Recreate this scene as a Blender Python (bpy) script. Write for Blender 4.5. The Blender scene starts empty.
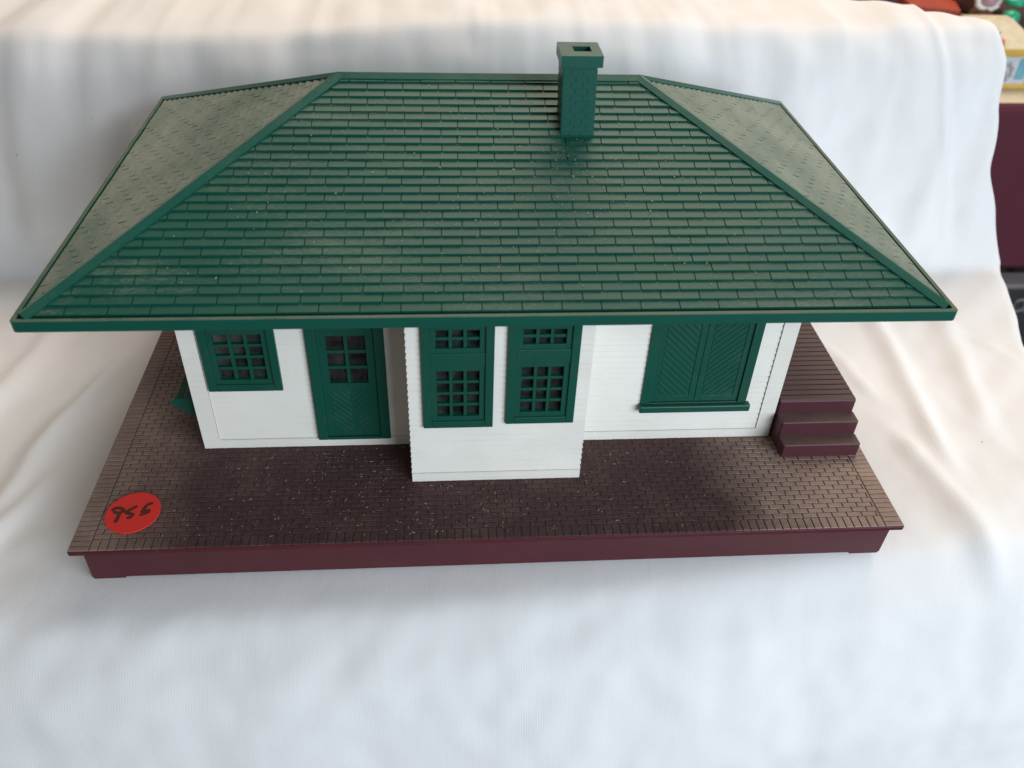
import bpy, math, random
import numpy as np
from mathutils import Vector, Matrix, noise
random.seed(7)
C = bpy.context.scene
COL = C.collection
S = 0.01                                  # everything below is written in centimetres
ROOT = Vector((0, 13.7, 0))

# ------------------------------------------------------------------ helpers
class MB:
    def __init__(self): self.v, self.f, self.m = [], [], []
    def quad(self, pts, m=0):
        n = len(self.v); self.v += [tuple(p) for p in pts]
        self.f.append(tuple(range(n, n+len(pts)))); self.m.append(m)
    def hexa(self, b, t, m=0, bottom=True):      # b, t: rings of the same length, counter clockwise from above
        n = len(self.v); k = len(b)
        self.v += [tuple(p) for p in b] + [tuple(p) for p in t]
        for i in range(k):
            j = (i+1) % k
            self.f.append((n+i, n+j, n+k+j, n+k+i)); self.m.append(m)
        self.f.append(tuple(n+k+i for i in range(k))); self.m.append(m)
        if bottom: self.f.append(tuple(n+i for i in reversed(range(k)))); self.m.append(m)
    def box(self, x0, x1, y0, y1, z0, z1, m=0, bev=0.0, bottom=True):
        if bev <= 0:
            self.hexa([(x0,y0,z0),(x1,y0,z0),(x1,y1,z0),(x0,y1,z0)], [(x0,y0,z1),(x1,y0,z1),(x1,y1,z1),(x0,y1,z1)], m, bottom)
            return
        c = bev
        def ring(o, z): return [(x0+o+c,y0+o,z),(x1-o-c,y0+o,z),(x1-o,y0+o+c,z),(x1-o,y1-o-c,z),(x1-o-c,y1-o,z),(x0+o+c,y1-o,z),(x0+o,y1-o-c,z),(x0+o,y0+o+c,z)]
        rs = [ring(c*.9, z0), ring(0, z0+c), ring(0, z1-c), ring(c*.3, z1-c*.3), ring(c*.9, z1)]
        n = len(self.v)
        for r in rs: self.v += r
        for q in range(len(rs)-1):
            for i in range(8):
                j = (i+1) % 8
                self.f.append((n+q*8+i, n+q*8+j, n+q*8+8+j, n+q*8+8+i)); self.m.append(m)
        self.f.append(tuple(n+(len(rs)-1)*8+i for i in range(8))); self.m.append(m)
        self.f.append(tuple(n+i for i in reversed(range(8)))); self.m.append(m)
    def fbox(self, F, u0, u1, n0, n1, z0, z1, m=0):   # a box in the frame of a wall: F(u, n, z) -> point, n outward
        self.hexa([F(u0,n1,z0),F(u1,n1,z0),F(u1,n0,z0),F(u0,n0,z0)], [F(u0,n1,z1),F(u1,n1,z1),F(u1,n0,z1),F(u0,n0,z1)], m)
    def tube(self, pts, r, seg=8, flat=1.0, m=0):
        P = [Vector(p) for p in pts]; n0 = len(self.v)
        for i, p in enumerate(P):
            d = (P[min(i+1,len(P)-1)]-P[max(i-1,0)]).normalized()
            a = Vector((0,0,1)) if abs(d.z) < .9 else Vector((1,0,0))
            s = d.cross(a).normalized(); t = s.cross(d)
            rr = r[i] if isinstance(r, (list,tuple)) else r
            for k in range(seg):
                w = 2*math.pi*k/seg
                self.v.append(tuple(p+s*math.cos(w)*rr+t*math.sin(w)*rr*flat))
        for i in range(len(P)-1):
            for k in range(seg):
                j = (k+1) % seg
                self.f.append((n0+i*seg+k, n0+i*seg+j, n0+(i+1)*seg+j, n0+(i+1)*seg+k)); self.m.append(m)
        self.f.append(tuple(n0+k for k in reversed(range(seg)))); self.m.append(m)
        self.f.append(tuple(n0+(len(P)-1)*seg+k for k in range(seg))); self.m.append(m)
    def lathe(self, c, prof, seg=24, m=0):
        n0 = len(self.v)
        for r, z in prof:
            for k in range(seg):
                w = 2*math.pi*k/seg
                self.v.append((c[0]+r*math.cos(w), c[1]+r*math.sin(w), c[2]+z))
        for i in range(len(prof)-1):
            for k in range(seg):
                j = (k+1) % seg
                self.f.append((n0+i*seg+k, n0+i*seg+j, n0+(i+1)*seg+j, n0+(i+1)*seg+k)); self.m.append(m)
        self.f.append(tuple(n0+k for k in reversed(range(seg)))); self.m.append(m)
        self.f.append(tuple(n0+(len(prof)-1)*seg+k for k in range(seg))); self.m.append(m)

def obj(name, mb, mats, parent=None, origin=None, smooth=False, bevel=0):
    o0 = Vector(origin) if origin is not None else Vector((0,0,0))
    me = bpy.data.meshes.new(name)
    me.from_pydata([tuple((Vector(p)-o0)*S) for p in mb.v], [], mb.f)
    if not isinstance(mats, (list,tuple)): mats = [mats]
    for m in mats: me.materials.append(m)
    me.polygons.foreach_set('material_index', mb.m)
    if smooth: me.polygons.foreach_set('use_smooth', [True]*len(me.polygons))
    me.validate(); me.update()
    o = bpy.data.objects.new(name, me); COL.objects.link(o)
    if parent: o.parent = parent
    else: o.location = o0*S
    if bevel:
        b = o.modifiers.new('soft_edges', 'BEVEL'); b.width = bevel*S; b.segments = 2; b.limit_method = 'ANGLE'; b.angle_limit = math.radians(40)
    return o
def tag(o, label=None, cat=None, group=None, kind=None):
    if label: o['label'] = label
    if cat: o['category'] = cat
    if group: o['group'] = group
    if kind: o['kind'] = kind
    return o
def thing(name, loc, label, cat, group=None):
    o = bpy.data.objects.new(name, None); COL.objects.link(o); o.empty_display_size = .02
    o.location = Vector(loc)*S
    return tag(o, label, cat, group)

# ------------------------------------------------------------------ materials
def mat(name): 
    m = bpy.data.materials.new(name); m.use_nodes = True
    nt = m.node_tree; b = nt.nodes['Principled BSDF']
    return m, nt, b
def N(nt, t, **kw):
    n = nt.nodes.new(t)
    for k, v in kw.items():
        if k in n.inputs: n.inputs[k].default_value = v
        else: setattr(n, k, v)
    return n
def L(nt, a, b): nt.links.new(a, b)
def noise_tex(nt, coord, scale, detail=4, rough=.55, stretch=None, dist=0):
    src = coord
    if stretch:
        mp = N(nt, 'ShaderNodeMapping'); mp.inputs['Scale'].default_value = stretch
        L(nt, coord, mp.inputs['Vector']); src = mp.outputs[0]
    n = N(nt, 'ShaderNodeTexNoise', Scale=scale, Detail=detail, Roughness=rough, Distortion=dist)
    L(nt, src, n.inputs['Vector']); return n.outputs['Fac']
def ramp(nt, fac, p0, p1, c0=(0,0,0,1), c1=(1,1,1,1)):
    r = N(nt, 'ShaderNodeValToRGB'); e = r.color_ramp.elements
    e[0].position, e[1].position = p0, p1; e[0].color, e[1].color = c0, c1
    L(nt, fac, r.inputs['Fac']); return r.outputs['Color']
def math_(nt, op, a, b, clamp=False):
    n = N(nt, 'ShaderNodeMath', operation=op, use_clamp=clamp)
    for i, x in enumerate((a, b)):
        if isinstance(x, (int,float)): n.inputs[i].default_value = x
        else: L(nt, x, n.inputs[i])
    return n.outputs[0]
def mixc(nt, fac, a, b):
    n = N(nt, 'ShaderNodeMix', data_type='RGBA')
    for i, x in ((0,fac),(6,a),(7,b)):
        if isinstance(x, (int,float,tuple)): n.inputs[i].default_value = x
        else: L(nt, x, n.inputs[i])
    return n.outputs[2]
def bump(nt, b, h, strength=.3, dist=.0005):
    n = N(nt, 'ShaderNodeBump', Strength=strength, Distance=dist)
    L(nt, h, n.inputs['Height']); L(nt, n.outputs[0], b.inputs['Normal'])
def coord(nt): return N(nt, 'ShaderNodeTexCoord').outputs['Object']

def plastic(name, col, dust=0.0, dustcol=(.25,.22,.16,1), rough=.38, lo=.45, hi=.75, stretch=(1,1,1), up=True, spec=.5, scale=60, fine=900, lift=0.0):
    """moulded plastic with dust lying on the faces that look up"""
    m, nt, b = mat(name); co = coord(nt)
    big = noise_tex(nt, co, scale, 6, .65, stretch)
    fin = noise_tex(nt, co, fine, 3, .6, stretch)
    k = math_(nt, 'ADD', math_(nt, 'MULTIPLY', big, .65), math_(nt, 'MULTIPLY', fin, .35))
    f = math_(nt, 'MULTIPLY', ramp(nt, k, lo, hi), dust)
    f = math_(nt, 'ADD', f, lift)
    if up:
        g = N(nt, 'ShaderNodeNewGeometry'); sx = N(nt, 'ShaderNodeSeparateXYZ'); L(nt, g.outputs['True Normal'], sx.inputs[0])
        f = math_(nt, 'MULTIPLY', f, ramp(nt, sx.outputs['Z'], .35, .8))
    var = noise_tex(nt, co, 25, 3)
    base = mixc(nt, var, tuple(c*.85 for c in col[:3])+(1,), tuple(min(1,c*1.12) for c in col[:3])+(1,))
    L(nt, mixc(nt, f, base, dustcol), b.inputs['Base Color'])
    r = math_(nt, 'ADD', math_(nt, 'MULTIPLY', f, .45), rough, True); L(nt, r, b.inputs['Roughness'])
    b.inputs['Specular IOR Level'].default_value = spec
    bump(nt, b, fin, .12, .0003)
    return m

GREEN = (.004,.075,.05,1)
M_roof = plastic('green_roof_plastic', GREEN, .52, (.21,.235,.18,1), .48, .49, .68, (.55,1.6,1.6), spec=.28, scale=26, fine=800, lift=.02)
M_roof_dust_sheen = plastic('dust_and_sheen_roof_plastic', GREEN, .55, (.37,.39,.335,1), .38, .36, .68, (1.0,.6,1.0), lift=.21, scale=20, fine=900, spec=.35)  # end slopes: dust, with their pale sheen also mixed into the colour
M_trim = plastic('green_trim_plastic', (.004,.08,.055,1), .12, (.22,.21,.14,1), .33, .45, .75)
M_rim = plastic('dusty_rim_plastic', GREEN, .42, (.22,.21,.14,1), .45, .35, .65, lift=.06, spec=.35)
M_green = plastic('green_moulded_plastic', (.005,.075,.05,1), .12, (.2,.2,.15,1), .36, .5, .8, up=False)
M_white = plastic('white_moulded_plastic', (.83,.805,.73,1), .30, (.56,.47,.36,1), .42, .50, .78, up=False, scale=28, stretch=(.8,.8,1.6))
def siding_lap_shade(m):
    # faint shadow lines of the board laps, painted into the colour, 3.6 mm apart
    nt = m.node_tree; b = nt.nodes['Principled BSDF']; co = coord(nt)
    w = N(nt, 'ShaderNodeTexWave', Scale=87.3, Distortion=.25, Detail=2, wave_type='BANDS', bands_direction='Z')
    w.inputs['Detail Scale'].default_value = 3; L(nt, co, w.inputs['Vector'])
    n = noise_tex(nt, co, 60, 4, .6, (.35,.35,1))
    f = math_(nt, 'MULTIPLY', ramp(nt, w.outputs['Fac'], .86, 1.0), ramp(nt, n, .42, .68))
    old = b.inputs['Base Color'].links[0].from_socket
    L(nt, mixc(nt, math_(nt, 'MULTIPLY', f, .22), old, (.42,.37,.31,1)), b.inputs['Base Color'])
siding_lap_shade(M_white)
M_maroon = plastic('maroon_moulded_plastic', (.078,.011,.017,1), .10, (.2,.15,.12,1), .45, .5, .8, up=False, spec=.3)
M_step = plastic('dusty_maroon_step_plastic', (.070,.014,.021,1), .65, (.17,.125,.095,1), .5, .2, .6)
def paving(name, col, dust, dustcol, rough):
    """maroon paving: brown dust towards the ends, darker and rougher across the middle"""
    m, nt, b = mat(name); co = coord(nt)
    n1 = noise_tex(nt, co, 45, 6, .65); n2 = noise_tex(nt, co, 700, 3); n3 = noise_tex(nt, co, 16, 5, .6)
    f = math_(nt, 'ADD', math_(nt, 'MULTIPLY', ramp(nt, math_(nt, 'ADD', math_(nt, 'MULTIPLY', n1, .6), math_(nt, 'MULTIPLY', n2, .4)), .3, .65), dust*.6), dust*.4)
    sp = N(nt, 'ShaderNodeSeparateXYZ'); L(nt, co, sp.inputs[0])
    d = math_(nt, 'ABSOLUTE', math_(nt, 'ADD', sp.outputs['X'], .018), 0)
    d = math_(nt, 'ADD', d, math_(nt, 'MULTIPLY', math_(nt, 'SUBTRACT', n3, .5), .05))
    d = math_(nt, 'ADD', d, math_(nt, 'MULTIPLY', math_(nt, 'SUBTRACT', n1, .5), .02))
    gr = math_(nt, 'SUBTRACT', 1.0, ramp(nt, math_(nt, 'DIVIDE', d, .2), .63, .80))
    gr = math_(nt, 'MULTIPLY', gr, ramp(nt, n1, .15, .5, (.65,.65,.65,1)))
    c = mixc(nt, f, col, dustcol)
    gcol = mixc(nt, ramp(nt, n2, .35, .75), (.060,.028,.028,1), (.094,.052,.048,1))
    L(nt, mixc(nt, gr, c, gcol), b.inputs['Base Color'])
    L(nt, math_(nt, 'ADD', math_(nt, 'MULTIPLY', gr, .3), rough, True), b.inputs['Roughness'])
    b.inputs['Specular IOR Level'].default_value = .35
    bump(nt, b, n2, .2, .0003)
    return m
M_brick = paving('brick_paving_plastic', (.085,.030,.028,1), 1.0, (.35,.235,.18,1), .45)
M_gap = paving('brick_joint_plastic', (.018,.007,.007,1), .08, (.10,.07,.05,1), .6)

def simple(name, col, rough=.6, scale=120, amt=.25, spec=.4):
    m, nt, b = mat(name); co = coord(nt)
    n = noise_tex(nt, co, scale, 5)
    L(nt, mixc(nt, n, tuple(c*(1-amt) for c in col[:3])+(1,), tuple(min(1,c*(1+amt)) for c in col[:3])+(1,)), b.inputs['Base Color'])
    b.inputs['Roughness'].default_value = rough; b.inputs['Specular IOR Level'].default_value = spec
    bump(nt, b, n, .15, .0005)
    return m
def pane_mat():
    m, nt, b = mat('dusty_clear_pane'); co = coord(nt)
    n = noise_tex(nt, co, 160, 5)
    b.inputs['Base Color'].default_value = (.22,.22,.21,1); b.inputs['Roughness'].default_value = .25
    L(nt, math_(nt, 'MULTIPLY', ramp(nt, n, .25, .9), .15), b.inputs['Alpha'])
    return m
M_pane = pane_mat()
M_red = simple('red_paper_sticker', (1.0,.045,.034,1), .5, 300, .06)
M_ink = simple('brown_marker_ink', (.13,.028,.014,1), .5, 300, .3)
M_fleck = simple('pale_dust_fibre', (.33,.28,.21,1), .9, 300, .3)
M_lint = simple('brown_lint', (.22,.17,.14,1), .9, 300, .3)

def cloth_mat():
    m, nt, b = mat('white_woven_cloth'); co = coord(nt)
    n1 = noise_tex(nt, co, 9, 4); n2 = noise_tex(nt, co, 260, 3)
    L(nt, mixc(nt, n1, (.76,.755,.74,1), (.83,.825,.815,1)), b.inputs['Base Color'])
    b.inputs['Roughness'].default_value = .85; b.inputs['Specular IOR Level'].default_value = .15
    b.inputs['Sheen Weight'].default_value = .15
    w1 = N(nt, 'ShaderNodeTexWave', Scale=260, Distortion=1.2, Detail=2, wave_type='BANDS', bands_direction='X'); w1.inputs['Detail Scale'].default_value = .15
    w2 = N(nt, 'ShaderNodeTexWave', Scale=420, Distortion=.3, Detail=1, wave_type='BANDS', bands_direction='Y')
    L(nt, co, w1.inputs['Vector']); L(nt, co, w2.inputs['Vector'])
    h = math_(nt, 'ADD', math_(nt, 'MULTIPLY', w1.outputs['Fac'], .6), math_(nt, 'ADD', math_(nt, 'MULTIPLY', w2.outputs['Fac'], .2), math_(nt, 'MULTIPLY', n2, .6)))
    wr = noise_tex(nt, co, 34, 3, .5, (1,.45,.45), .6); wr2 = noise_tex(nt, co, 90, 2, .5, (1,.5,.5), .4)
    bw_ = N(nt, 'ShaderNodeBump', Strength=.32, Distance=.0012)
    L(nt, math_(nt, 'ADD', wr, math_(nt, 'MULTIPLY', wr2, .3)), bw_.inputs['Height'])
    bump(nt, b, h, .13, .0005)
    L(nt, bw_.outputs[0], b.inputs['Normal'].links[0].from_node.inputs['Normal'])
    return m
M_cloth = cloth_mat()

# ------------------------------------------------------------------ the model station
station = thing('model_station', ROOT, 'toy railway station with hipped green shingle roof, white clapboard walls and maroon brick base', 'model building')
def part(name, mb, mats, parent=None, **kw):
    o = obj(name, mb, mats, parent or station, origin=ROOT, **kw); return o

ZT = 2.54          # top of the paved base
BX, BY1 = 20.06, 27.4
WX, WY, WYB = 15.18, 6.9, 23.9
BAYX, BAYY = 4.25, 4.05
ZW = 12.92

# --- base
b = MB()
zs = ZT-.36
b.box(-BX, BX, 0, BY1, zs, ZT-.03, 0, bev=.08)
b.box(-BX+.12, BX-.12, .12, BY1-.12, ZT-.1, ZT-.026, 1)                 # slab with a small rounded lip
def skirt(x0, x1, y0, y1, z0, z1, t):                          # tapered skirt below it
    b.hexa([(x0+t,y0+.40,z0),(x1-t,y0+.40,z0),(x1-t,y1-.40,z0),(x0+t,y1-.40,z0)], [(x0,y0,z1),(x1,y0,z1),(x1,y1,z1),(x0,y1,z1)], 0)
skirt(-BX+.70, BX-.70, .05, BY1-.05, .14, zs+.02, -.26)
for sx in (-1, 1):                                             # corner feet
    for (y0, y1) in ((.46, 1.9), (BY1-1.9, BY1-.46)):
        x0, x1 = sorted((sx*(BX-.47), sx*(BX-2.0)))
        b.hexa([(x0+.01,y0+.02,0),(x1-.03,y0+.02,0),(x1-.03,y1,0),(x0+.03,y1,0)], [(x0,y0,.16),(x1,y0,.16),(x1,y1,.16),(x0,y1,.16)], 0)
g = .014
def brick(x0, x1, y0, y1):
    x0 += g; x1 -= g; y0 += g; y1 -= g
    if x1-x0 < .06 or y1-y0 < .06: return
    c = .022; z0 = ZT-.035; z1 = ZT + random.uniform(-.005,.003)
    b.hexa([(x0,y0,z0),(x1,y0,z0),(x1,y1,z0),(x0,y1,z0)], [(x0+c,y0+c,z1),(x1-c,y0+c,z1),(x1-c,y1-c,z1),(x0+c,y1-c,z1)], 2, False)
e = .03; bw = .95; rh = .315
y = e
n = int(round((2*BX-2*e-2*bw)/.40)); w = (2*BX-2*e-2*bw)/n
for i in range(n): brick(-BX+e+bw+i*w, -BX+e+bw+(i+1)*w, e, e+.72)      # soldier course along the front
rows = int((BY1-e*2)/rh)
for r in range(rows):
    y0 = e+r*rh; y1 = y0+rh
    brick(-BX+e, -BX+e+bw, y0, y1); brick(BX-e-bw, BX-e, y0, y1)
r = 0; y0 = e+.72
while y0 < BY1-e:
    x = -BX+e+bw - (.38 if r % 2 else 0); xe = BX-e-bw
    while x < xe:
        a, c2 = max(x, -BX+e+bw), min(x+.76, xe)
        inside = a > -WX and c2 < WX and y0 > WY+.3 and y0 < WYB-.3
        if not inside: brick(a, c2, y0, min(y0+rh, BY1-e))
        x += .76
    y0 += rh; r += 1
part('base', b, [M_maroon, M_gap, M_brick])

# --- walls
def frame(ox, oy, ux, uy):
    nx, ny = uy, -ux
    return lambda u, n, z: (ox+ux*u+nx*n, oy+uy*u+ny*n, z)
FF = frame(0, WY, 1, 0)
FB = frame(0, BAYY, 1, 0)
TH = .22
def clap(mb, F, u0, u1, z0, z1, holes, e0=0, e1=0):
    us = sorted(set([u0,u1]+[max(u0,min(u1,h[k])) for h in holes for k in (0,1)]))
    zs_ = [z0]; 
    while zs_[-1] < z1-.01: zs_.append(min(z1, zs_[-1]+.36))
    for za, zb in zip(zs_, zs_[1:]):
        for ua, ub in zip(us, us[1:]):
            if ub-ua < .005: continue
            um, zm = (ua+ub)/2, (za+zb)/2
            if any(h[0] < um < h[1] and h[2] < zm < h[3] for h in holes): continue
            p = .06
            a = ua-(p*.9 if (ua == u0 and e0) else 0); c = ub+(p*.9 if (ub == u1 and e1) else 0)
            mb.hexa([F(a,p,za),F(c,p,za),F(c,-TH,za),F(a,-TH,za)], [F(a if a==ua else ua,.004,zb),F(ub,.004,zb),F(ub,-TH,zb),F(ua,-TH,zb)], 0)
win_spec = dict(bw1=(FB,-3.6,-.27,6.23), bw2=(FB,.34,3.65,6.40), mw=(FF,-14.25,-10.62,6.43))
hz = 12.6
wl = MB()
ins = .2
h_main = [(-14.25+ins,-10.62-ins,6.43+ins,hz-ins), (-9.2+ins,-5.45-ins,3.1,12.2-ins), (7.7+ins,13.4-ins,5.08,12.2-ins)]
clap(wl, FF, -WX+.85, -BAYX, ZT+.595, ZW, h_main)
clap(wl, FF, BAYX, WX-.85, ZT+.595, ZW, h_main)
def board(F, u0, u1, n1, z0, z1): wl.fbox(F, u0, u1, -TH, n1, z0, z1)
wl.fbox(FF, -WX+.05, -BAYX, -TH-.03, -.05, ZT+.5, ZT+.7); wl.fbox(FF, BAYX, WX-.05, -TH-.03, -.05, ZT+.5, ZT+.7)
board(FF, -WX, -BAYX, .085, ZT-.04, ZT+.56); board(FF, BAYX, WX, .085, ZT-.04, ZT+.56)
board(FF, -WX, -WX+.82, .10, ZT+.56, ZW); board(FF, WX-.82, WX, .10, ZT+.56, ZW)
# side and rear walls
FL = frame(-WX, 0, 0, -1); FR = frame(WX, 0, 0, 1); FK = frame(0, WYB, -1, 0)
clap(wl, FL, -WYB+.85, -WY-.85, ZT+.56, ZW, []); clap(wl, FR, WY+.85, WYB-.85, ZT+.56, ZW, [])
clap(wl, FK, -WX+.85, WX-.85, ZT+.56, ZW, [])
for F, a, c in ((FL, -WYB, -WY), (FR, WY, WYB), (FK, -WX, WX)):
    i0 = TH if F is not FK else -.0
    a2, c2 = (a+.001, c-TH-.001) if F is FL else ((a+TH+.001, c-.001) if F is FR else (a+TH, c-TH))
    board(F, a2, c2, .075, ZT-.04, ZT+.56); board(F, a2, a+.85, .07, ZT+.56, ZW); board(F, c-.85, c2, .07, ZT+.56, ZW)
part('wall', wl, M_white)
wl = MB()
h_bay = [(-3.6+ins,-.27-ins,6.23+ins,hz-ins), (.34+ins,3.65-ins,6.40+ins,hz-ins)]
clap(wl, FB, -BAYX, BAYX, ZT+.595, ZW, h_bay, 1, 1)
wl.fbox(FB, -BAYX+.05, BAYX-.05, -TH, -.05, ZT+.5, ZT+.7)
board(FB, -BAYX-.03, BAYX+.03, .075, ZT-.04, ZT+.56)
FBL = frame(-BAYX, 0, 0, -1); FBR = frame(BAYX, 0, 0, 1)
clap(wl, FBL, -WY+.09, -BAYY-TH-.002, ZT+.56, ZW, []); clap(wl, FBR, BAYY+TH+.002, WY-.09, ZT+.56, ZW, [])
board(FBL, -WY+.09, -BAYY-TH-.002, .03, ZT-.04, ZT+.555); board(FBR, BAYY+TH+.002, WY-.09, .03, ZT-.04, ZT+.555)
part('bay', wl, M_white)

def ring(mb, F, u0, u1, z0, z1, w, n0, n1, wb=None, wt=None):
    wb = w if wb is None else wb; wt = w if wt is None else wt
    mb.fbox(F, u0, u0+w, n0, n1, z0, z1); mb.fbox(F, u1-w, u1, n0, n1, z0, z1)
    mb.fbox(F, u0+w, u1-w, n0, n1, z0, z0+wb); mb.fbox(F, u0+w, u1-w, n0, n1, z1-wt, z1)
def grid(mb, F, u0, u1, z0, z1, cols, rws, w, n0, n1):
    cu = [u0+(u1-u0)*i/cols for i in range(1,cols)]; cz = [z0+(z1-z0)*i/rws for i in range(1,rws)]
    for c in cu: mb.fbox(F, c-w/2, c+w/2, n0, n1, z0, z1)
    es = [u0]+cu+[u1]
    for c in cz:
        for i in range(cols):
            a = es[i]+(w/2 if i else 0); d = es[i+1]-(w/2 if i < cols-1 else 0)
            mb.fbox(F, a, d, n0, n1-.004, c-w/2, c+w/2)
def window(F, u0, u1, z0):
    f = MB()
    ring(f, F, u0, u1, z0, hz, .40, -.26, .20)
    f.fbox(F, u0+.40, u1-.40, -.24, .15, z0+3.67, z0+4.42)            # rail between the sashes
    w = part('window', f, M_green, bevel=.03)
    for (za, zb, rws) in ((z0+.40, z0+3.67, 4), (z0+4.42, hz-.40, 2)):
        s = MB(); a, c = u0+.40, u1-.40
        ring(s, F, a, c, za, zb, .27, -.22, .11)
        grid(s, F, a+.27, c-.27, za+.27, zb-.27, 3, rws, .15, -.20, .06)
        part('sash', s, M_green, w, bevel=.015)
    pm = MB(); pm.fbox(F, u0+.6, u1-.6, -.175, -.16, z0+.6, hz-.6); part('pane', pm, M_pane, w)
    return w
for k in ('mw', 'bw1', 'bw2'): window(*win_spec[k])

def chevron(mb, F, u0, u1, z0, z1, sgn, n0, n1, pitch=.36, w=.2):
    W, H = u1-u0, z1-z0; d = w/math.sqrt(2)*1.0
    k = -W
    while k < H:
        pts = []
        for (kk, rev) in ((k, 0), (k+d*1.4, 1)):
            ua, ub = max(0, -kk), min(W, H-kk)
            if ub-ua < .05: pts = None; break
            seg = [(ua, ua+kk), (ub, ub+kk)]
            pts += seg[::-1] if rev else seg
        if pts:
            if sgn < 0: pts = [(W-p[0], p[1]) for p in pts][::-1]
            mb.hexa([F(u0+p[0], n0, z0+p[1]) for p in pts][::1], [F(u0+p[0], n1, z0+p[1]) for p in pts][::1])
        k += pitch
# door: leaf with six lights above a herringbone panel
f = MB(); u0, u1 = -9.2, -5.45
ring(f, FF, u0, u1, 3.08, 12.2, .5, -.26, .24, wb=.16)
d = MB(); a, c = u0+.5, u1-.5
d.fbox(FF, a, c, -.16, .08, 3.24, 6.75); d.fbox(FF, a, a+.42, -.16, .08, 6.75, 11.7); d.fbox(FF, c-.42, c, -.16, .08, 6.75, 11.7)
d.fbox(FF, a+.42, c-.42, -.16, .08, 9.65, 11.7)
grid(d, FF, a+.42, c-.42, 6.75, 9.65, 2, 3, .17, -.14, .05)
mid = (a+c)/2
chevron(d, FF, a+.40, mid-.04, 3.62, 6.3, -1, .05, .105); chevron(d, FF, mid+.04, c-.40, 3.62, 6.3, 1, .05, .105)
dr = part('door', d, M_green, bevel=.012); part('door_frame', f, M_green, dr, bevel=.03)
pm = MB(); pm.fbox(FF, a+.35, c-.35, -.125, -.11, 6.7, 9.7); part('pane', pm, M_pane, dr)
# freight door
f = MB(); u0, u1 = 7.7, 13.38
ring(f, FF, u0, u1, 5.06, 12.2, .48, -.2, .15, wb=.05)
d = MB(); a, c = u0+.48, u1-.48; mid = (a+c)/2
d.fbox(FF, a, c, -.18, .02, 5.11, 11.7)
for (ua, ub, sg) in ((a, mid-.025, -1), (mid+.025, c, 1)):
    ring(d, FF, ua, ub, 5.16, 11.65, .3, .0, .055, wb=.35)
    chevron(d, FF, ua+.34, ub-.34, 5.55, 11.2, sg, .0, .048, .38, .22)
fd = part('freight_door', d, M_green, bevel=.012); part('door_frame', f, M_green, fd, bevel=.03)
s = MB(); s.fbox(FF, 7.62, 13.58, .0, .42, 4.62, 5.06); part('sill', s, M_green, fd, bevel=.07)

# --- loading platform with three steps
p = MB(); x0, x1 = 15.32, 19.5
p.box(x0, x1+.05, 5.07, 5.95, ZT-.02, 3.40, 0, .06); p.box(x0-.02, x1+.02, 5.90, 6.78, ZT-.02, 4.27, 0, .06)
p.box(x0-.05, x1-.02, 6.73, 22.0, ZT-.02, 5.06, 0, .06)
yy = 6.75
while yy < 21.7:
    p.hexa([(x0-.03,yy+.02,5.03),(x1-.04,yy+.02,5.03),(x1-.04,yy+.41,5.03),(x0-.03,yy+.41,5.03)], [(x0-.0,yy+.05,5.13),(x1-.07,yy+.05,5.13),(x1-.07,yy+.38,5.13),(x0-.0,yy+.38,5.13)], 0)
    yy += .43
part('loading_platform', p, M_step)

# --- bench on the end wall
s = MB()
for (xa, xb) in ((-15.62,-15.30), (-16.02,-15.72), (-16.44,-16.12)): s.box(xa, xb, 7.9, 13.2, 4.9, 5.04, 0)
bn = part('bench', s, M_green, bevel=.03)
for yb in (7.74, 13.2):
    s = MB(); pr = [(-15.24,5.16),(-16.45,5.16),(-16.62,5.06),(-16.68,4.88),(-16.55,4.70),(-15.75,4.05),(-15.24,3.75)]
    s.hexa([(x,yb,z) for x,z in pr], [(x,yb+.2,z) for x,z in pr])
    part('bracket', s, M_green, bn, bevel=.03)

# --- roof
EX, EY0, EY1 = 20.17, 2.80, 28.08
ZE = 13.42; RZ = 19.17; YM = (EY0+EY1)/2; RX = 7.46
sl = (RZ-ZE+.03)/(YM-EY0-.40)
r = MB()
# eave board: fascia ring, soffit, dusty rim, groove
def rect(o, z): return [(-EX+o,EY0+o,z),(EX-o,EY0+o,z),(EX-o,EY1-o,z),(-EX+o,EY1-o,z)]
loops = [rect(.09,13.05), rect(.02,13.10), rect(0,13.17), rect(0,ZE-.06), rect(.05,ZE)]
lm = [1,1,1,1]
n0 = len(r.v)
# rounded corners on the eave board
def rr(o, z, rad=.2, k=4):
    out = []
    for (cx, cy, a0) in ((-EX+o+rad,EY0+o+rad,180),(EX-o-rad,EY0+o+rad,270),(EX-o-rad,EY1-o-rad,0),(-EX+o+rad,EY1-o-rad,90)):
        for i in range(k+1):
            w = math.radians(a0+90*i/k); out.append((cx+rad*math.cos(w), cy+rad*math.sin(w), z))
    return out
lo = [rr(.05,12.86), rr(.01,12.89), rr(0,12.94), rr(0,ZE-.03), rr(.01,ZE-.01), rr(.035,ZE), rr(.21,ZE,.1), rr(.225,ZE-.17,.1), rr(.50,ZE-.17,.1)]
mids = [1,1,1,2,2,2,1,1]
K = len(lo[0])
for ring_ in lo: r.v += ring_
for q in range(len(lo)-1):
    for i in range(K):
        j = (i+1) % K
        r.f.append((n0+q*K+i, n0+q*K+j, n0+(q+1)*K+j, n0+(q+1)*K+i)); r.m.append(mids[q])
r.f.append(tuple(n0+i for i in reversed(range(K)))); r.m.append(1)
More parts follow.
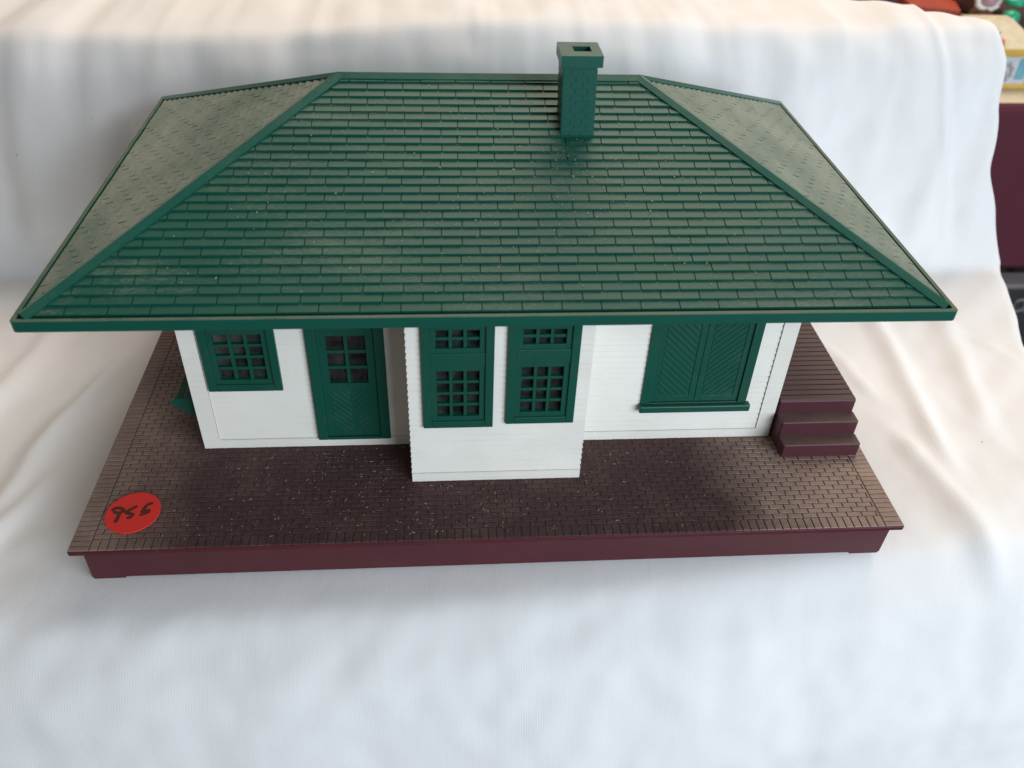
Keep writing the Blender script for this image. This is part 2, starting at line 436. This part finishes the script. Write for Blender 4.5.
# slopes
fi = .40                                        # where the shingle field starts, in from the eave
c0 = Vector((-EX+fi,EY0+fi,ZE-.03)); c1 = Vector((EX-fi,EY0+fi,c0.z)); c2 = Vector((EX-fi,EY1-fi,c0.z)); c3 = Vector((-EX+fi,EY1-fi,c0.z))
r0 = Vector((-RX,YM,RZ)); r1 = Vector((RX,YM,RZ))
def slope(a, bb, ta, tb, ncourse, sw, m, gap=.045, hh=.10):
    """shingle one roof plane: eave a->bb, upper edge ta->tb"""
    U = (bb-a).normalized(); mid = (ta+tb)/2; V = mid-a; V = (V-U*V.dot(U)); T = V.length; V.normalize(); Nn = U.cross(V)
    W = (bb-a).length; l1 = (ta-a).dot(U); w1 = (tb-a).dot(U)
    P = lambda s, t, h: tuple(a+U*s+V*t+Nn*h)
    r.quad([P(0,0,-.01),P(W,0,-.01),P(w1,T,-.01),P(l1,T,-.01)] if (tb-ta).length > .01 else [P(0,0,-.01),P(W,0,-.01),P(l1,T,-.01)], m)
    r.quad([P(0,0,-.2),P(W,0,-.2),P(W,0,.0),P(0,0,.0)], 1)
    ex = T/ncourse
    for k in range(ncourse):
        t0, t1 = k*ex, (k+1)*ex
        lf = lambda t: l1*t/T; rt = lambda t: W+(w1-W)*t/T
        off = (sw/2 if k % 2 else 0)+random.uniform(-.05,.05)*sw
        x = -sw+off
        while x < W+sw:
            wob = random.uniform(-.03,.03)
            xa, xb = x+gap/2+wob*0, x+sw-gap/2
            a0, b0, a1, b1 = max(xa,lf(t0)), min(xb,rt(t0)), max(xa,lf(t1)), min(xb,rt(t1))
            if b0-a0 > .03:
                if b1-a1 < .01: mm = (a1+b1)/2; mm = max(min(mm, rt(t1)), lf(t1)); a1 = b1 = mm; b1 += .005
                h0 = hh+random.uniform(-.012,.012); h1 = .012
                q = [P(a0,t0+.02,h0),P(b0,t0+.02,h0),P(b1,t1+.03,h1),P(a1,t1+.03,h1)]
                r.quad(q, m)
                r.quad([P(a0,t0,-.005),P(b0,t0,-.005),P(b0,t0+.02,h0),P(a0,t0+.02,h0)], m)
                r.quad([P(b0,t0,-.005),P(b1,t1,-.005),P(b1,t1+.03,h1),P(b0,t0+.02,h0)], m)
                r.quad([P(a1,t1,-.005),P(a0,t0,-.005),P(a0,t0+.02,h0),P(a1,t1+.03,h1)], m)
            x += sw
slope(c0, c1, r0, r1, 28, 1.72, 0)
slope(c2, c3, r1, r0, 28, 1.72, 0)
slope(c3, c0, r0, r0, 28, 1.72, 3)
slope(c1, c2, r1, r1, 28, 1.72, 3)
# ridge and hip caps
def cap(a, bb, n1, n2, w, h, m=1):
    D = (bb-a).normalized(); up = (n1+n2).normalized()
    d1 = D.cross(n1).normalized(); d2 = n2.cross(D).normalized()
    if d1.dot(n2) < d1.dot(n1)-9: pass
    rings = []
    for p_ in (a, bb):
        rings.append([p_+d1*w-n1*.02, p_+d1*w+n1*h, p_+d1*w*.12+up*(h+.03), p_+d2*w*.12+up*(h+.03), p_+d2*w+n2*h, p_+d2*w-n2*.02])
    n = len(r.v); k = 6
    for q in rings: r.v += [tuple(v) for v in q]
    for i in range(k-1):
        r.f.append((n+i, n+k+i, n+k+i+1, n+i+1)); r.m.append(m)
    r.f.append(tuple(n+i for i in range(k))); r.m.append(m); r.f.append(tuple(n+k+i for i in reversed(range(k)))); r.m.append(m)
nF = (c1-c0).cross(r0-c0).normalized(); nB = (c3-c2).cross(r1-c2).normalized()
nL = (c0-c3).cross(r0-c3).normalized(); nR = (c2-c1).cross(r1-c1).normalized()
def side(D, n, other):                # in-plane direction that points away from the hip into plane n
    return None
def hip(a, bb, n1, n2):
    D = (bb-a).normalized()
    # orient so that d1 runs down plane 1 and d2 down plane 2
    d1 = D.cross(n1).normalized()
    if d1.z > 0: d1 = -d1
    if abs(D.z) > .05:
        d1 = D.cross(n1).normalized()
        if d1.dot(n2) > 0: d1 = -d1
        # inside plane 1 means n2.d1 < 0 (below plane 2)
    d2 = D.cross(n2).normalized()
    if d2.dot(n1) > 0: d2 = -d2
    up = (n1+n2).normalized(); w, h = .33, .13; k = 6
    n = len(r.v)
    for p_ in (a, bb):
        r.v += [tuple(v) for v in (p_+d1*w-n1*.02, p_+d1*w+n1*h, p_+d1*w*.10+up*(h+.05), p_+d2*w*.10+up*(h+.05), p_+d2*w+n2*h, p_+d2*w-n2*.02)]
    for i in range(k-1): r.f.append((n+i, n+k+i, n+k+i+1, n+i+1)); r.m.append(1)
    r.f.append(tuple(n+i for i in range(k))); r.m.append(1); r.f.append(tuple(n+k+i for i in reversed(range(k)))); r.m.append(1)
hip(r0, r1, nF, nB)
hip(c0, r0, nF, nL); hip(c1, r1, nF, nR); hip(c2, r1, nB, nR); hip(c3, r0, nB, nL)
roof = part('roof', r, [M_roof, M_trim, M_rim, M_roof_dust_sheen])
# chimney
ch = MB(); cx0, cx1, cy0, cy1 = 3.20, 4.78, 11.95, 13.55
lean = -.12; zt_ = 20.9
ch.hexa([(cx0,cy0,17.2),(cx1,cy0,17.2),(cx1,cy1,17.2),(cx0,cy1,17.2)], [(cx0+lean,cy0,zt_),(cx1+lean,cy0,zt_),(cx1+lean,cy1,zt_),(cx0+lean,cy1,zt_)], 0)
# brick relief on the stack
zz = 17.55; k = 0
while zz < 20.75:
    o = lean*(zz-17.2)/(zt_-17.2)
    xs = [cx0+o+.02, cx0+o+.4+(.2 if k%2 else 0), cx0+o+.95+(.2 if k%2 else 0), cx1+o-.02]
    for xa, xb in zip(xs, xs[1:]): ch.box(xa+.02, xb-.02, cy0-.022, cy0+.05, zz+.02, zz+.25, 0)
    for (ya, yb) in ((cy0+.02, cy0+.7), (cy0+.74, cy1-.02)): 
        ch.box(cx1+o-.05, cx1+o+.02, ya, yb, zz+.02, zz+.25, 0); ch.box(cx0+o-.02, cx0+o+.05, ya, yb, zz+.02, zz+.25, 0)
    zz += .29; k += 1
chim = part('chimney', ch, M_green, roof)
cp = MB(); X0, X1, Y0, Y1 = cx0+lean-.12, cx1+lean+.22, cy0-.2, cy1+.22; za, zb = 20.88, 21.40
hx0, hx1, hy0, hy1 = 3.60, 4.42, 12.42, 13.15
for q in ((X0,X1,Y0,hy0),(X0,X1,hy1,Y1),(X0,hx0,hy0,hy1),(hx1,X1,hy0,hy1)): cp.box(*q, za, zb, 0)
capm = MB(); 
n = 0
out = [(X0,Y0),(X1,Y0),(X1,Y1),(X0,Y1)]; inn = [(hx0,hy0),(hx1,hy0),(hx1,hy1),(hx0,hy1)]
for i in range(4):
    j = (i+1)%4
    capm.quad([(*out[i],za),(*out[j],za),(*out[j],zb),(*out[i],zb)])
    capm.quad([(*out[i],zb),(*out[j],zb),(*inn[j],zb),(*inn[i],zb)])
    capm.quad([(*inn[i],zb),(*inn[j],zb),(*inn[j],za+.02),(*inn[i],za+.02)])
capm.quad([(*p_,za) for p_ in out][::-1]); capm.quad([(*p_,za+.02) for p_ in inn])
# the cap belongs to the stack, so it is one mesh with it
nb = len(chim.data.vertices)
bpy.data.objects.remove(chim)
n = len(ch.v); ch.v += capm.v; ch.f += [tuple(i+n for i in q) for q in capm.f]; ch.m += capm.m
chim = part('chimney', ch, plastic('chimney_plastic', (.006,.085,.06,1), .16, (.2,.2,.14,1), .36, .4, .7), roof)

# ------------------------------------------------------------------ price sticker
st_c = (-17.65, 2.30, ZT+.01)
sticker = MB()
seg = 64
def circ(rad, z): return [(st_c[0]+rad*math.cos(2*math.pi*k/seg), st_c[1]+rad*math.sin(2*math.pi*k/seg)*1.02, z+.035*math.cos(2*math.pi*k/seg-.6)) for k in range(seg)]
sticker.hexa(circ(1.28, ZT+.045), circ(1.28, ZT+.085))
stk = tag(obj('price_sticker', sticker, M_red, origin=st_c), 'round red price sticker with handwriting stuck on the left corner of the brick base', 'sticker')
strokes = [
 [(-18.65,2.43),(-18.61,2.59),(-18.46,2.64),(-18.25,2.59),(-18.11,2.44),(-18.19,2.31),(-18.38,2.3),(-18.58,2.38)],
 [(-18.27,2.35),(-18.27,2.06),(-18.31,1.68)],
 [(-17.53,2.71),(-17.78,2.51),(-18.02,2.31),(-17.81,2.23),(-17.59,2.17),(-17.65,2.02),(-17.85,1.92)],
 [(-16.82,2.85),(-17.11,2.76),(-17.18,2.43),(-17.22,2.25),(-16.9,2.42),(-16.92,2.26),(-17.07,2.19),(-17.28,2.08)]]
ink = MB()
for i, s_ in enumerate(strokes):
    pts = []
    for (ax, ay), (bx_, by_) in zip(s_, s_[1:]):
        for q in range(4): pts.append((ax+(bx_-ax)*q/4, ay+(by_-ay)*q/4))
    pts.append(s_[-1])
    for _ in range(2): pts = [pts[0]]+[((pts[k-1][0]+2*pts[k][0]+pts[k+1][0])/4, (pts[k-1][1]+2*pts[k][1]+pts[k+1][1])/4) for k in range(1,len(pts)-1)]+[pts[-1]]
    def zz_(x, y): 
        dx, dy = (x-st_c[0])/1.36, (y-st_c[1])/1.36
        return ZT+.088+.035*(dx*math.cos(.6)+dy*math.sin(.6))
    ink.tube([(x,y,zz_(x,y)) for x,y in pts], [.095 if 0 < k < len(pts)-1 else .06 for k in range(len(pts))], 8, .12)
obj('handwriting', ink, M_ink, stk, origin=st_c)

# ------------------------------------------------------------------ white cloth
def sstep(a, bb, x):
    t = max(0, min(1, (x-a)/(bb-a))); return t*t*(3-2*t)
def xe_prof(y, z):                   # where the cloth turns over its right-hand edge
    if y > 28.6 or z > 1: 
        t = max(0, min(17, z)); return 41.9-.285*t + 1.1*sstep(11, 15, t) + .5*math.exp(-((t-11)/2)**2) - .45*math.exp(-((t-7)/1.6)**2)
    return max(37.9+(y-18)*.02, 39.2+(y-21.3)*.345)
def profile(x):
    ye = -1.9+ (0.085*(x) if x > 0 else .0)*1.0 + .6*math.sin(x*.13+1) * .5
    ye += max(0, x-10)*.09
    yc = 32.6; zc = 16.15 + .25*math.sin(x*.12+.7) - .03*max(0, -x)
    if x > 18: yc += (x-18)*.07; zc += max(0, x-22)*.07
    yfar = 53.2+(12-x)*.6 if x < 12 else max(35.4, 39.4-(x-29.3)*.8)
    pts = [(ye-7.5,-26),(ye-5.2,-9),(ye-2.6,-2.6),(ye,-.25),(ye+2.2,0),(28.3+.25*math.sin(x*.2),0),(29.3+.25*math.sin(x*.2),1.8),(yc-.6,zc-2.0),(yc+1.0,zc),(yfar-1.0,zc+.2),(yfar,zc-.7),(yfar+.6,zc-9)]
    return pts
def resample(pts, step=.12):
    out = []
    for (a0, b0), (a1, b1) in zip(pts, pts[1:]):
        d_ = math.hypot(a1-a0, b1-b0); n_ = max(1, int(d_/step))
        for q in range(n_): out.append((a0+(a1-a0)*q/n_, b0+(b1-b0)*q/n_))
    out.append(pts[-1]); return np.array(out)
def smooth(A, w):
    k = np.ones(w)/w; P_ = np.pad(A, ((w//2,w//2),(0,0)), 'edge')
    return np.stack([np.convolve(P_[:,i], k, 'valid')[:len(A)] for i in (0,1)], 1)
NR = 440
cols = []
us = list(np.arange(-62, -34, .5))+list(np.arange(-34, 43, .27))
WRAP = [0,.25,.5,.75,1,1.25,1.57]      # arc
rows_pts = []
def ns(x, y, z, s): return noise.noise(Vector((x*s, y*s, z*s)))
def fold(x, y, z, sid):
    """how far the cloth stands off its support, along the normal"""
    h = 0
    back = sstep(.8, 4, z)*sstep(27, 29.5, y); front = sstep(0, -4, z)
    flat = max(0, 1-back-front)
    # hanging folds on the backdrop: soft, wandering with height, deeper towards the left
    xx = x + 1.6*ns(x*.5, 3, z, .11) - (z-8)*.06*(1 if x < 0 else -.7)
    wl_ = ns(xx, 7.3, z*.12, .17)*1.0 + .55*ns(xx, 17.1, z*.15, .38)
    amp = (.95 if x < -8 else .5) if True else 0
    amp = .75+.9*sstep(-8, -20, x)+.1*sstep(10, 25, x)
    h += back*amp*wl_*sstep(18.5, 11, z)
    h += back*(.12*ns(x, 2, z, .5)+.22*(.45-abs(ns(x*1.1+z*.1, 12, z*.16, .3)))+.05*ns(x, 5, z*.4, 1.1))
    h += back*.35*math.exp(-((x+21.5-(z-8)*.12)/1.6)**2)*sstep(15.5, 9, z)
    h -= back*.5*math.exp(-((x+24.5-(z-8)*.10)/1.3)**2)*sstep(15.5, 9, z)
    # seam fold near the right edge
    xf = 37.0-.245*min(z, 17)
    h += back*(.45*sstep(.6, -.5, x-xf)+.25*math.exp(-((x-xf)/.35)**2)) * (1 if z < 17.5 else .6)
    h += back*.25*math.exp(-((x-22-(z-8)*-.25)/1.1)**2)*sstep(14, 5, z)
    # top of the raised part: a few shallow ripples
    top = sstep(14.5, 16.2, z)
    h += top*(.30*ns(x, y, 1, .16)+.22*ns(x, y*.6, 4, .4))
    # table: broad shallow wrinkles away from the base
    dx = max(0, abs(x)-20.2); dy = max(0, -y, y-27.6); dist = math.hypot(dx, dy)
    msk = sstep(0, 4.5, dist)
    t = (.26*ns(x+y*.5, y*.3, 5, .2)+.10*ns(x-y, y*.3, 9, .42)+.10*(.5-abs(ns(x*.9+y*.35, y*.25, 21, .33)))+.04*ns(x, y*.6, 33, .9))
    for (ax, ay, bx_, by_, am, wd) in ((28.3,25.5,26.5,5.5,.5,.75),(33.5,26,30.5,9,.4,.8),(-22.7,19.2,-26.5,4.0,.5,.7),(-27.5,24,-31,8,.42,.9),(24.5,9,26.0,-1,.42,.8),(-24,8,-27,-2,.3,.6),(30,24,36,16,.25,.55),(22.5,22,24.5,12,.2,.5),(-21.5,27,-26,20,.3,.6)):
        vx, vy = bx_-ax, by_-ay; ln = math.hypot(vx, vy); tt = ((x-ax)*vx+(y-ay)*vy)/ln/ln
        dd = ((x-ax)*vy-(y-ay)*vx)/ln + .5*ns(x, y, 2, .2)
        t += am*math.exp(-(dd/wd)**2)*sstep(-.1, .15, tt)*sstep(1.1, .8, tt)
    h += flat*msk*(t+.05)
    # front drape: broad hanging waves
    fx = x+1.2*ns(x, z, 3, .15)
    h += front*(.10*(.5-abs(ns(fx+z*.3, 61, z*.2, .25)))+.26*ns(fx, 31, z*.1, .16)+.13*ns(fx, 41, z*.2, .36))
    h += (1-back)*sstep(.5,-2.5,y)*.10*ns(x, y, z, .6)*sstep(-.02,-.6,z)
    return h
cm = MB(); NU = 0
grid_pts = []
for x in us:
    xq = x if x < 20 else 20+(x-20)*17/23.0
    A = smooth(smooth(resample(profile(xq)), 13), 9)
    sl_ = np.r_[0, np.cumsum(np.hypot(*np.diff(A, axis=0).T))]
    # rows at fixed stations: fractions per section keep rows aligned between columns
    fr = np.linspace(0, 1, NR); 
    y_ = np.interp(fr*sl_[-1], sl_, A[:,0]); z_ = np.interp(fr*sl_[-1], sl_, A[:,1])
    grid_pts.append((x, y_, z_))
colsv = []
xmax = us[-1]
for (x, y_, z_) in grid_pts:
    ty = np.gradient(y_); tz = np.gradient(z_); l_ = np.hypot(ty, tz)+1e-9
    ny_, nz_ = -tz/l_, ty/l_
    kk = np.ones(15)/15; ny_ = np.convolve(np.pad(ny_, 7, 'edge'), kk, 'valid'); nz_ = np.convolve(np.pad(nz_, 7, 'edge'), kk, 'valid')
    col = []
    for i in range(NR):
        xe = xe_prof(y_[i], z_[i]) + .2*ns(y_[i], z_[i], 11, .22)
        # squeeze columns so that the last ones wrap round the edge
        s = x - (xmax-9.0) ; X = x; dn = 0
        lim = xe
        if x > 20:
            u = (x-20)/(xmax-20)                 # 0..1 over the right part
            q = u*(lim-20+6.0)
            if q <= lim-20-1.0: X = 20+q
            else:
                e_ = q-(lim-20-1.0); R_ = .9
                if e_ < R_*math.pi/2: X = lim-1.0+R_*math.sin(e_/R_); dn = -R_*(1-math.cos(e_/R_))
                else: X = lim-1.0+R_; dn = -R_-min(e_-R_*math.pi/2, (5 if z_[i] < 1 else max(.2, 5-(z_[i]-1)*.9)))
        h = fold(X, y_[i], z_[i], 0)
        if -20.6 < X < 20.6 and -.6 < y_[i] < 28 and z_[i] > -.5: h = min(h, 0)
        h += dn
        col.append((X, y_[i]+ny_[i]*h, z_[i]+nz_[i]*h-.02))
    colsv.append(col)
nc = len(colsv)
for c_ in colsv: cm.v += c_
for i in range(nc-1):
    for j in range(NR-1):
        a_ = i*NR+j; cm.f.append((a_, a_+NR, a_+NR+1, a_+1)); cm.m.append(0)
cl = obj('cloth', cm, M_cloth, origin=(0,0,0), smooth=True)
tag(cl, 'white cloth spread under the toy station and draped over a raised step behind it', 'cloth')
sd = cl.modifiers.new('thickness', 'SOLIDIFY'); sd.thickness = .0006; sd.offset = -1

# ------------------------------------------------------------------ dust flecks
fl = MB()
def fleck(x, y, z, ln, wd, m=0, tilt=0):
    a = random.uniform(0, math.pi); ca, sa = math.cos(a)*ln/2, math.sin(a)*ln/2; px, py = -math.sin(a)*wd/2, math.cos(a)*wd/2
    fl.hexa([(x-ca-px,y-sa-py,z-tilt*(sa+py)),(x+ca-px,y+sa-py,z+tilt*(sa-py)),(x+ca+px,y+sa+py,z+tilt*(sa+py)),(x-ca+px,y-sa+py,z+tilt*(-sa+py))],
            [(x-ca-px,y-sa-py,z+.02-tilt*(sa+py)),(x+ca-px,y+sa-py,z+.02+tilt*(sa-py)),(x+ca+px,y+sa+py,z+.02+tilt*(sa+py)),(x-ca+px,y-sa+py,z+.02+tilt*(-sa+py))], m)
for k in range(430):
    x = random.gauss(-5, 7) if k % 3 else random.uniform(-16, 14); y = random.uniform(.4, 6.6)
    if abs(x) > 16 or (abs(x) < BAYX+.1 and y > BAYY-.1): continue
    fleck(x, y, ZT, random.choice((.04,.05,.06,.08,.1,.16)), random.uniform(.018,.035))
for k in range(260):
    if k % 2: x, y = random.gauss(3.5, 3.5), random.gauss(9.5, 2)
    else: x, y = random.uniform(-15, 15), random.uniform(4, 15)
    if abs(x) > EX-.8-(y-EY0)*1.0 or y < 3.6 or y > 15 or (2.9 < x < 4.8 and y > 11.8): continue
    fleck(x, y, ZE-.03+(y-EY0-.40)*sl+.10, random.choice((.03,.04,.05,.07,.1)), random.uniform(.018,.032), 0, sl)
for k in range(22):
    i_ = random.randrange(20, nc-40); j_ = random.randrange(150, NR-120)
    p0 = Vector(colsv[i_][j_]); d1 = Vector(colsv[i_+1][j_])-p0; d2 = Vector(colsv[i_][j_+1])-p0; nn = d1.cross(d2).normalized()
    if abs(p0.x) < 21 and -1 < p0.y < 28 and p0.z < 1: continue
    q = p0+nn*.02; w_ = random.uniform(.012, .03); a_ = d1.normalized()*w_; b_ = d2.normalized()*w_*random.uniform(.6, 2.2)
    fl.quad([q-a_-b_, q+a_-b_, q+a_*.6+b_, q-a_*.8+b_], 1)
    fl.quad([q-a_-b_+nn*.03, q+a_-b_+nn*.03, q+a_*.6+b_+nn*.03, q-a_*.8+b_+nn*.03], 1)
tag(obj('dust_flecks', fl, [M_fleck, M_lint], origin=(0,0,0)), 'dust flecks and fibres scattered over the toy roof, brick base and white cloth', 'dust', kind='stuff')

# ------------------------------------------------------------------ what shows beyond the cloth, upper right
M_floor = simple('dark_brown_floor', (.085,.06,.05,1), .6, 6, .3)
fb = MB(); fb.quad([(-600,-400,-78),(700,-400,-78),(700,900,-78),(-600,900,-78)])
tag(obj('floor', fb, M_floor, origin=(0,0,-78)), kind='structure')
M_mar = simple('maroon_table_cloth', (.10,.018,.032,1), .8, 40, .15)
ZB = -.9
t = MB(); t.box(57.5, 150, 66, 160, -23.2, ZB, 0, .8)
tb = tag(obj('draped_table', t, M_mar, origin=(100,110,-78)), 'table covered with a maroon cloth to the right of the white cloth', 'table')
M_leg = simple('dark_table_leg', (.04,.03,.025,1), .5)
for lx in (60, 146):
    for ly in (69, 156):
        t = MB(); t.box(lx-2, lx+2, ly-2, ly+2, -78, -23, 0); obj('leg', t, M_leg, tb, origin=(100,110,-78))
M_yel = simple('yellow_painted_tin', (.66,.43,.10,1), .45, 60, .2)
M_cream = simple('cream_printed_tin', (.66,.57,.40,1), .45, 90, .3)
M_blue = simple('pale_blue_print', (.55,.60,.66,1), .45, 90, .25)
M_teal = simple('teal_print', (.16,.40,.48,1), .45, 90, .25)
M_gry = simple('grey_print', (.46,.45,.44,1), .5, 90, .3)
M_org = simple('orange_print', (.70,.22,.12,1), .5, 60, .3)
M_grn = simple('green_glazed', (.02,.36,.20,1), .25, 60, .2)
M_pink = simple('mauve_glazed', (.42,.25,.30,1), .35, 60, .25)
M_wht = simple('white_glazed', (.72,.69,.66,1), .35, 60, .15)
M_brn = simple('brown_painted', (.14,.06,.03,1), .5, 40, .35)
M_dark = simple('dark_grey_plastic', (.035,.035,.037,1), .5, 60, .3)
M_grp = simple('grey_shelf', (.20,.19,.195,1), .6, 40, .2)
M_rb = simple('red_printed_board', (.42,.08,.045,1), .5, 9, .6)
mt = MB(); mt.box(58.5, 78, 66.6, 84, ZB, ZB+.08, 0)
tag(obj('paper_mat', mt, M_cream, origin=(70,76,ZB)), 'cream printed paper under the yellow tin box', 'paper')
o_ = (64,73,ZB+.08)
bx = thing('tin_box', o_, 'yellow tin box with pale blue picture panel and sloping cream lid', 'box')
zb_ = ZB+.08
m_ = MB(); m_.box(58.6, 67.7, 71, 77, zb_, 3.6, 0, .15); obj('body', m_, M_yel, bx, origin=o_)
m_ = MB(); m_.box(59.4, 66.9, 70.9, 71.1, zb_+.7, 2.95, 0); pn = obj('picture_panel', m_, M_blue, bx, origin=o_)
m_ = MB(); m_.box(65.6, 66.7, 70.82, 70.95, zb_+1.2, 2.8, 0); obj('teal_print', m_, M_teal, pn, origin=o_)
m_ = MB(); m_.tube([(64.2+.75*math.cos(w), 70.86, 1.2+.95*math.sin(w)) for w in [2*math.pi*k/24 for k in range(25)]], [.12+.1*(k%3) for k in range(25)], 6); m_.tube([(63.9,70.86,1.5),(64.4,70.86,1.0),(64.6,70.86,.5)], .22, 6); obj('oval_print', m_, M_gry, pn, origin=o_)
m_ = MB(); m_.hexa([(58.4,70.8,3.9),(67.9,70.8,3.9),(67.9,77.2,3.9),(58.4,77.2,3.9)], [(59.6,74.6,6.2),(65.2,74.6,6.2),(65.2,76.2,6.2),(59.6,76.2,6.2)])
m_.box(58.3, 68.0, 70.7, 77.3, 3.2, 3.95, 1, .12)
ld = obj('lid', m_, [M_cream, M_yel], bx, origin=o_)
m_ = MB(); m_.lathe((62.6,71.7,4.5), [(0.01,-.4),(.55,-.25),(.65,0),(.5,.3),(.01,.4)], 16); obj('orange_flower', m_, M_org, ld, origin=o_)
o1 = (64.0,79.5,ZB)
f1 = thing('figurine', o1, 'small mauve and white china figurine on a brown stand behind the tin box', 'figurine')
m_ = MB(); m_.lathe(o1, [(1.6,0),(1.7,.6),(1.3,1.4),(1.2,5.2),(1.35,6.4),(.9,7.2),(.3,7.4)], 20); obj('stand', m_, M_brn, f1, origin=o1, smooth=True)
m_ = MB(); m_.lathe((64.2,79.5,6.3), [(.4,0),(1.0,.3),(1.2,.9),(1.0,1.6),(.4,2.0),(.05,2.1)], 20); obj('dress', m_, M_pink, f1, origin=o1, smooth=True)
m_ = MB(); m_.tube([(64.2+1.45*math.cos(w)*(1+.08*math.sin(7*w)), 79.3+.4*math.sin(w), 7.3+1.15*math.sin(w)) for w in [2*math.pi*k/40 for k in range(41)]], .35, 8); obj('ruffle', m_, M_wht, f1, origin=o1, smooth=True)
o2 = (67.6,79,ZB)
f2 = thing('ornament', o2, 'small green and white china ornament behind the tin box', 'ornament')
m_ = MB(); m_.lathe(o2, [(.9,0),(1.0,2),(.8,5.0),(1.0,5.3),(.2,5.5)], 20); obj('stem', m_, M_wht, f2, origin=o2, smooth=True)
m_ = MB(); m_.lathe((67.4,78.6,4.4), [(.2,0),(.9,.3),(1.1,.9),(.9,1.5),(.2,1.8)], 20); obj('lower_bowl', m_, M_grn, f2, origin=o2, smooth=True)
m_ = MB(); m_.lathe((68.1,79.8,6.3), [(.3,0),(1.2,.3),(1.3,.6),(.9,1.0),(.2,1.2)], 20); obj('upper_bowl', m_, M_grn, f2, origin=o2, smooth=True)
rb = MB(); rb.hexa([(68.0,104,ZB),(74.5,101.5,ZB),(80,118,ZB),(70,120,ZB)], [(68.0,104,ZB+.9),(74.5,101.5,ZB+.9),(80,118,ZB+.9),(70,120,ZB+.9)])
tag(obj('printed_box', rb, M_rb, origin=(73,110,ZB), bevel=.1), 'flat red printed box on the maroon table far behind the white cloth', 'box')
db = MB(); db.box(52, 66.6, 106, 130, ZB, 1.2, 0, .4)
tag(obj('dark_tray', db, simple('dark_grey_brown_tray', (.075,.055,.055,1), .5, 20, .4), origin=(60,118,ZB)), 'dark grey brown tray left of the red printed box far behind the white cloth', 'tray')
db = MB(); db.box(76, 96, 92, 118, ZB, 2.2, 0, .4)
tag(obj('dark_box', db, simple('dark_brown_box_board', (.06,.035,.028,1), .5, 20, .4), origin=(86,105,ZB)), 'dark brown box behind the figurine on the maroon table', 'box')
ocr = (78,64.3,-78)
cr = thing('storage_box', ocr, 'dark grey box with grey top and a pale curled letter below the maroon table cloth', 'box')
m_ = MB(); m_.box(62, 95, 62.9, 65.7, -78, -23.9, 0, .3); obj('body', m_, M_dark, cr, origin=ocr)
m_ = MB(); m_.box(61.8, 95.2, 62.7, 65.8, -23.9, -23.3, 0, .1); obj('lid', m_, M_grp, cr, origin=ocr)
m_ = MB(); m_.tube([(73.2+.8*math.cos(w), 62.85, -26.6+.9*math.sin(w)) for w in [2*math.pi*k/20 for k in range(21)]], .2, 6); m_.tube([(74.1,62.85,-27.6),(74.3,62.85,-24.6)], .2, 6); obj('letter', m_, M_grp, cr, origin=ocr)

# ------------------------------------------------------------------ light
W = bpy.data.worlds.new('World'); C.world = W; W.use_nodes = True
W.node_tree.nodes['Background'].inputs['Color'].default_value = (1.0,.95,.9,1)
W.node_tree.nodes['Background'].inputs['Strength'].default_value = .18
def lamp(name, loc, target, size, power, col, sy=None):
    d = bpy.data.lights.new(name, 'AREA'); d.shape = 'RECTANGLE'; d.size = size*S; d.size_y = (sy or size)*S; d.energy = power; d.color = col
    o = bpy.data.objects.new(name, d); COL.objects.link(o); o.location = Vector(loc)*S
    o.rotation_euler = (Vector(target)-Vector(loc)).to_track_quat('-Z', 'Y').to_euler()
    return o
lamp('window_light', (100,-120,52), (0,8,5), 135, 33.5, (.79,.89,1.0), 110)
lamp('ceiling_light', (35,110,135), (0,10,0), 130, 26, (1.0,.83,.68), 90)

# ------------------------------------------------------------------ camera
cam = bpy.data.cameras.new('camera'); co_ = bpy.data.objects.new('camera', cam); COL.objects.link(co_)
cam.sensor_width = 36; cam.lens = 36*856.88/1024; cam.clip_start = .01; cam.clip_end = 60
yaw, pitch, roll = (math.radians(a) for a in (5.521,-38.605,2.4434))
f_ = Vector((math.sin(yaw)*math.cos(pitch), math.cos(yaw)*math.cos(pitch), math.sin(pitch)))
rt_ = f_.cross(Vector((0,0,1))).normalized(); up_ = rt_.cross(f_)
r2 = rt_*math.cos(roll)+up_*math.sin(roll); u2 = r2.cross(f_)
M = Matrix((r2, u2, -f_)).transposed().to_4x4(); M.translation = Vector((-2.4252,-27.2385,33.834))*S
co_.matrix_world = M
cam.dof.use_dof = True; cam.dof.focus_distance = .45; cam.dof.aperture_fstop = 10
C.camera = co_
C.view_settings.view_transform = 'Standard'; C.view_settings.look = 'None'; C.view_settings.exposure = 0; C.view_settings.gamma = 1
